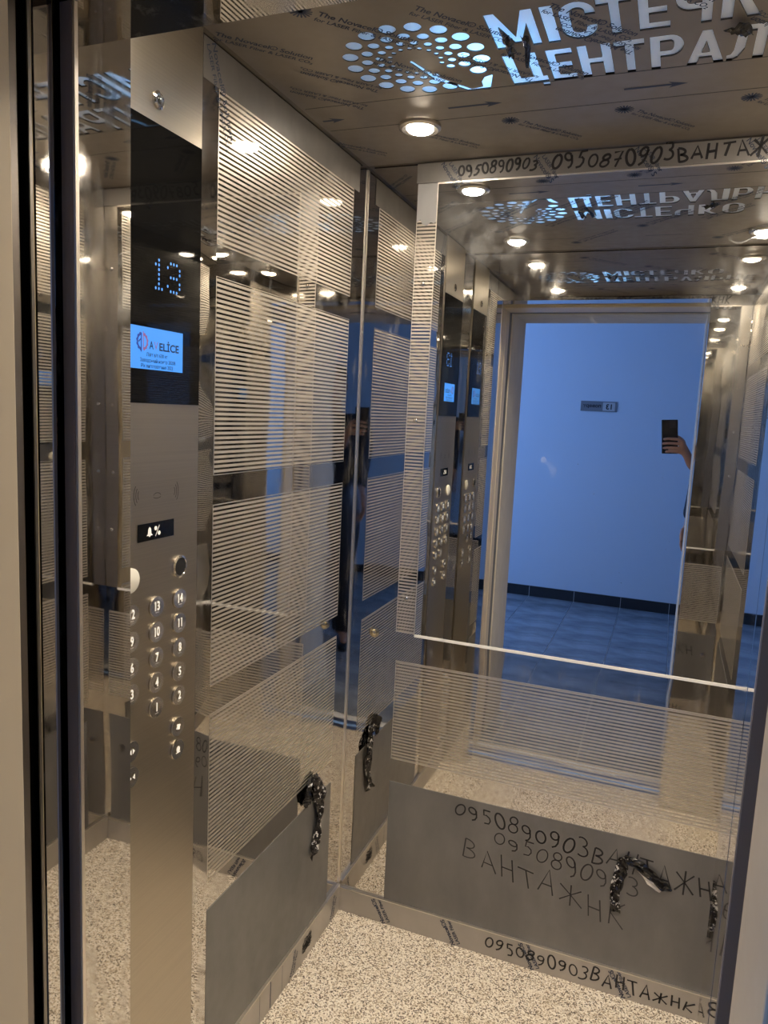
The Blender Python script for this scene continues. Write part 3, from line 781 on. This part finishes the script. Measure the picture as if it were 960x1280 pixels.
crumple('film_body', [((XL, 1.640, .520), .030), ((XL, 1.662, .490), .046), ((XL, 1.680, .450), .052), ((XL, 1.690, .400), .046), ((XL, 1.680, .350), .038), ((XL, 1.665, .305), .040), ((XL, 1.660, .284), .050)], 1, Vector((0, 1, .1)), BX, 3, M_TORN, t1)
crumple('film_flap', [((XL, 1.632, .522), .020), ((XL, 1.612, .500), .040), ((XL, 1.607, .470), .044), ((XL, 1.617, .446), .024)], 1, Vector((0, 1, 0)), BX, 8, M_TORNK, t1)
t2 = thing('torn_film_strip', 'peeled black and white film curl in an upturned V on the back wall kick plate', 'film strip', (.02, YB, .23))
crumple('film_body', [((-.016, YB, .382), .022), ((-.018, YB, .350), .030), ((-.026, YB, .312), .028), ((-.030, YB, .275), .024), ((-.024, YB, .232), .026)], 1, BX, -BY, 5, M_TORN, t2)
crumple('film_flap', [((-.016, YB, .384), .018), ((.020, YB, .372), .026), ((.056, YB, .350), .030), ((.084, YB, .332), .026), ((.102, YB, .325), .006)], 1, Vector((.45, 0, .9)), -BY, 9, M_TORNK, t2)
lf = crumple('film_edge', [((.020, YB, .358), .004), ((.050, YB, .340), .022), ((.078, YB, .318), .014)], 1, Vector((.5, 0, .85)), -BY, 2, simple('pale_film_back', color=(.62, .58, .52), rough=.35), t2)
def ctear(px, label, seed, sc=1.0):
    p = [on(x, y, 2, H - .004) for x, y in px]; c = p[0]
    t = thing('torn_film_flap', label, 'film flap', (c.x, c.y, H - .005))
    d = (p[-1] - p[0]).normalized(); s_ = Vector((-d.y, d.x, 0))
    crumple('film_body', [(q - Vector((0, 0, .001)), .020 * sc * (1.15 - .6 * i / (len(p) - 1))) for i, q in enumerate(p)], 1, s_, -BZ, seed, M_TORNK, t)
ctear([(634, 42), (638, 56), (640, 68)], 'short black torn film flap at the first letter of the ceiling text', 3, .8)
ctear([(656, 40), (660, 56), (660, 80)], 'longer black film sliver between the two ceiling text lines', 4, .6)
ctear([(918, 26), (930, 30), (936, 38)], 'wide ragged black film tear below the later letters of the ceiling text', 6, 1.5)

# ================================================================== PHOTOGRAPHER AND PHONE
def axes(p): return CAM + ROT @ Vector(p)
ph = thing('smartphone', 'dark smartphone held up in one hand of the photographer', 'phone', axes((-.022, -.135, .006)))
def phone_box(name, x0, x1, y0, y1, z0, z1, mat, bev):
    v = [axes(c) for c in boxv(x0, x1, y0, y1, z0, z1)]
    o = mesh(name, v, BOXF, mat, ph); md = o.modifiers.new('bevel', 'BEVEL'); md.width = bev; md.segments = 3; return o
phone_box('phone_body', -.060, .0155, -.134, .026, .0075, .0160, simple('phone_dark_back', color=(.015, .016, .019), rough=.25), .0028)
phone_box('camera_bump', -.022, .0115, -.012, .022, .0055, .0076, simple('phone_lens_plate', color=(.03, .03, .035), rough=.15), .0008)
phone_box('screen', -.057, .0125, -.131, .023, .0160, .0164, emit('phone_screen', (.5, .5, .5), .25), .0001)

def skin_mesh(nodes, edges, sub=2):
    names = list(nodes); ix = {n: i for i, n in enumerate(names)}
    me = bpy.data.meshes.new('skel'); me.from_pydata([nodes[n][0] for n in names], [(ix[a], ix[b]) for a, b in edges], [])
    o = bpy.data.objects.new('skel', me); COL.objects.link(o)
    o.modifiers.new('skin', 'SKIN'); sb = o.modifiers.new('sub', 'SUBSURF'); sb.levels = sub; sb.render_levels = sub
    sv = me.skin_vertices[0].data
    for n in names:
        r = nodes[n][1]; sv[ix[n]].radius = r if isinstance(r, tuple) else (r, r); sv[ix[n]].use_root = False
    sv[0].use_root = True
    dg = bpy.context.evaluated_depsgraph_get(); dg.update()
    r = bpy.data.meshes.new_from_object(o.evaluated_get(dg))
    bpy.data.objects.remove(o); return r
def ellipsoid(bm, c, r, seg=20):
    m = Matrix.Translation(c) @ Matrix.Diagonal((*r, 1))
    bmesh.ops.create_uvsphere(bm, u_segments=seg, v_segments=seg // 2 + 2, radius=1, matrix=m)
def fuse(name, meshes, ells, mat, parent, voxel):
    bm = bmesh.new()
    for me in meshes: bm.from_mesh(me)
    for c, r in ells: ellipsoid(bm, c, r)
    me = bpy.data.meshes.new(name); bm.to_mesh(me); bm.free()
    o = link(name, me, mat, parent)
    md = o.modifiers.new('fuse', 'REMESH'); md.mode = 'VOXEL'; md.voxel_size = voxel; md.use_smooth_shade = True
    sm = o.modifiers.new('soften', 'SMOOTH'); sm.iterations = 3; sm.factor = .5
    return o
V3 = Vector
per = thing('person', 'person in dark clothes standing in the hall, phone raised in one hand', 'person', (.33, -.45, 0))
fw = V3((-.36, .93, 0)).normalized(); lt = V3((-.93, -.36, 0)).normalized()
pc = V3((.345, -.42, 0))
def B(l, f, z): return pc + lt * l + fw * f + V3((0, 0, z))
skinm = simple('skin', color=(.40, .215, .145), rough=.5)
sh_l, sh_r = B(.185, 0, 1.40), B(-.185, .0, 1.40)
el_l, wr_l = V3((.150, -.44, 1.13)), V3((.118, -.345, .985))
el_r, wr_r = V3((.345, -.20, 1.13)), V3((.092, -.052, 1.292))
nodes = {'pelvis': (B(0, 0, .95), (.09, .085)), 'waist': (B(0, 0, 1.10), (.085, .08)), 'chest': (B(0, .0, 1.32), (.095, .085)), 'neck': (B(0, 0, 1.47), .052), 'skull': (B(0, .015, 1.56), .06)}
edges = [('pelvis', 'waist'), ('waist', 'chest'), ('chest', 'neck'), ('neck', 'skull')]
for s_, sh, el, wrp in (('l', sh_l, el_l, wr_l), ('r', sh_r, el_r, wr_r)):
    nodes['sh' + s_] = (sh, .055); nodes['el' + s_] = (el, .042); nodes['wr' + s_] = (wrp, (.027, .024))
    edges += [('chest', 'sh' + s_), ('sh' + s_, 'el' + s_), ('el' + s_, 'wr' + s_)]
for s_, k in (('l', 1), ('r', -1)):
    hip, kn, an = B(k * .09, 0, .90), B(k * .10, .02, .49), B(k * .105, -.02, .09)
    nodes['hip' + s_] = (hip, .070); nodes['kn' + s_] = (kn, .055); nodes['an' + s_] = (an, .036); nodes['toe' + s_] = (an + fw * .13 - V3((0, 0, .055)), .026)
    edges += [('pelvis', 'hip' + s_), ('hip' + s_, 'kn' + s_), ('kn' + s_, 'an' + s_), ('an' + s_, 'toe' + s_)]
# right hand round the phone: palm at its right edge, fingers across its back
rx, up, bk = ROT.col[0].copy(), ROT.col[1].copy(), ROT.col[2].copy()
def C(x, y, z): return axes((x, y, z))
def chain(pre, root, pts, r0, r1):
    last = root
    for i, p in enumerate(pts):
        n = pre + str(i); nodes[n] = (p, r0 + (r1 - r0) * i / max(1, len(pts) - 1)); edges.append((last, n)); last = n
nodes['palm_r'] = (C(.050, -.115, .018), (.024, .016)); edges.append(('wrr', 'palm_r'))
nodes['palm_r2'] = (C(.032, -.090, .018), (.024, .015)); edges.append(('palm_r', 'palm_r2'))
for i, (y0, ln) in enumerate(((-.062, .076), (-.083, .082), (-.104, .078), (-.122, .064))):
    chain('fr%d' % i, 'palm_r2' if i < 2 else 'palm_r', [C(.030, y0 - .004, .004), C(.010, y0, -.003), C(.010 - ln * .45, y0 + .001, -.002), C(.010 - ln * .8, y0 - .003, .001)], .0086, .0068)
chain('th', 'palm_r2', [C(.032, -.075, .027), C(.014, -.060, .029), C(-.008, -.052, .0265)], .0115, .0090)
# left hand hanging, slightly curled
hd = V3((-.15, .10, -.98)).normalized(); hs = V3((-.55, .80, .15)).normalized(); hn = hd.cross(hs).normalized()
nodes['palm_l'] = (wr_l + hd * .05, (.030, .015)); edges.append(('wrl', 'palm_l'))
for i, (o_, ln) in enumerate(((.027, .072), (.010, .080), (-.008, .075), (-.025, .060))):
    b_ = wr_l + hd * .09 + hs * o_
    chain('fl%d' % i, 'palm_l', [b_, b_ + hd * ln * .45 + hn * .006, b_ + hd * ln * .78 + hn * .022, b_ + hd * ln * .95 + hn * .036], .0080, .0064)
chain('tl', 'palm_l', [wr_l + hd * .04 + hs * .036, wr_l + hd * .075 + hs * .052 + hn * .012, wr_l + hd * .10 + hs * .054 + hn * .02], .0115, .0088)
body_me = skin_mesh(nodes, edges)
hc = B(0, .02, 1.625)
def Hh(l, f, z): return hc + lt * l + fw * f + V3((0, 0, z))
body = fuse('body', [body_me], [(hc, (.078, .095, .115)), (Hh(0, .03, -.06), (.055, .062, .058)), (Hh(0, .098, -.015), (.013, .018, .022)), (Hh(0, .088, .02), (.05, .012, .010)), (Hh(.078, -.005, -.01), (.012, .018, .030)), (Hh(-.078, -.005, -.01), (.012, .018, .030)), (Hh(0, .088, -.058), (.024, .012, .006))], skinm, per, .0034)
eye = simple('eye', color=(.75, .75, .72), rough=.2)
def ball(name, c, r, mat, parent, seg=14):
    bm = bmesh.new(); ellipsoid(bm, c, r, seg); me = bpy.data.meshes.new(name); bm.to_mesh(me); bm.free()
    me.polygons.foreach_set('use_smooth', [True] * len(me.polygons)); return link(name, me, mat, parent)
for k in (-1, 1):
    e_ = ball('eye', Hh(k * .031, .081, 0), (.011, .011, .0065), eye, per)
    ball('pupil', Hh(k * .031, .0905, 0), (.005, .003, .005), M_RUBBER, e_)
hairm = simple('dark_brown_hair', color=(.018, .012, .009), rough=.55)
fuse('hair', [], [(Hh(0, -.014, .032), (.084, .092, .100)), (Hh(0, -.045, -.005), (.078, .062, .085))], hairm, per, .006)
# clothes
jn = {'hem': (B(0, 0, .80), (.152, .122)), 'waist': (B(0, 0, .92), (.150, .120)), 'mid': (B(0, 0, 1.10), (.148, .115)), 'chest': (B(0, 0, 1.32), (.160, .118)), 'neck': (B(0, 0, 1.445), .068)}
je = [('hem', 'waist'), ('waist', 'mid'), ('mid', 'chest'), ('chest', 'neck')]
for s_, sh, el, wrp in (('l', sh_l, el_l, wr_l), ('r', sh_r, el_r, wr_r)):
    jn['s' + s_] = (sh, .072); jn['e' + s_] = (el, .056); jn['w' + s_] = (el.lerp(wrp, .98 if s_ == 'l' else .80), .042)
    je += [('chest', 's' + s_), ('s' + s_, 'e' + s_), ('e' + s_, 'w' + s_)]
fuse('jacket', [skin_mesh(jn, je)], [], simple('navy_jacket', color=(.010, .012, .020), rough=.8), per, .008)
tn = {'top': (B(0, 0, 1.0), (.135, .108)), 'p': (B(0, 0, .92), (.140, .112))}; te = [('top', 'p')]
for s_, k in (('l', 1), ('r', -1)):
    tn['h' + s_] = (B(k * .09, 0, .84), .098); tn['k' + s_] = (B(k * .10, .02, .49), .070); tn['a' + s_] = (B(k * .105, -.02, .05), .056)
    te += [('p', 'h' + s_), ('h' + s_, 'k' + s_), ('k' + s_, 'a' + s_)]
fuse('trousers', [skin_mesh(tn, te)], [], simple('dark_trousers', color=(.014, .015, .022), rough=.85), per, .008)
for k in (1, -1):
    a_ = B(k * .105, -.02, 0)
    def Sx(f, l, z): return a_ + fw * f + lt * l + V3((0, 0, z))
    prof = [(-.085, .032, .075), (-.05, .040, .088), (.02, .044, .080), (.08, .047, .056), (.135, .044, .043), (.172, .030, .034), (.188, .012, .024)]
    V, Fc = [], []
    for f_, wd, hh in prof:
        for q in range(10):
            an = math.pi * q / 9; V.append(Sx(f_, wd * math.cos(an), .016 + (hh - .016) * math.sin(an)))
        V += [Sx(f_, -wd, .0), Sx(f_, wd, .0)]
    for i in range(len(prof) - 1):
        for q in range(12): Fc.append((i * 12 + q, i * 12 + (q + 1) % 12, (i + 1) * 12 + (q + 1) % 12, (i + 1) * 12 + q))
    Fc += [tuple(range(12)), tuple(reversed(range((len(prof) - 1) * 12, len(prof) * 12)))]
    so = mesh('shoe', V, Fc, simple('black_shoe', color=(.012, .012, .013), rough=.35), per, True)
    lv = [Sx(f_, l_, z_) for f_, l_, z_ in ((.03, -.018, .080), (.09, -.018, .060), (.09, .018, .060), (.03, .018, .080))]
    mesh('laces', lv + [v + V3((0, 0, .004)) for v in lv], BOXF, simple('white_laces', color=(.7, .7, .7), rough=.7), so)
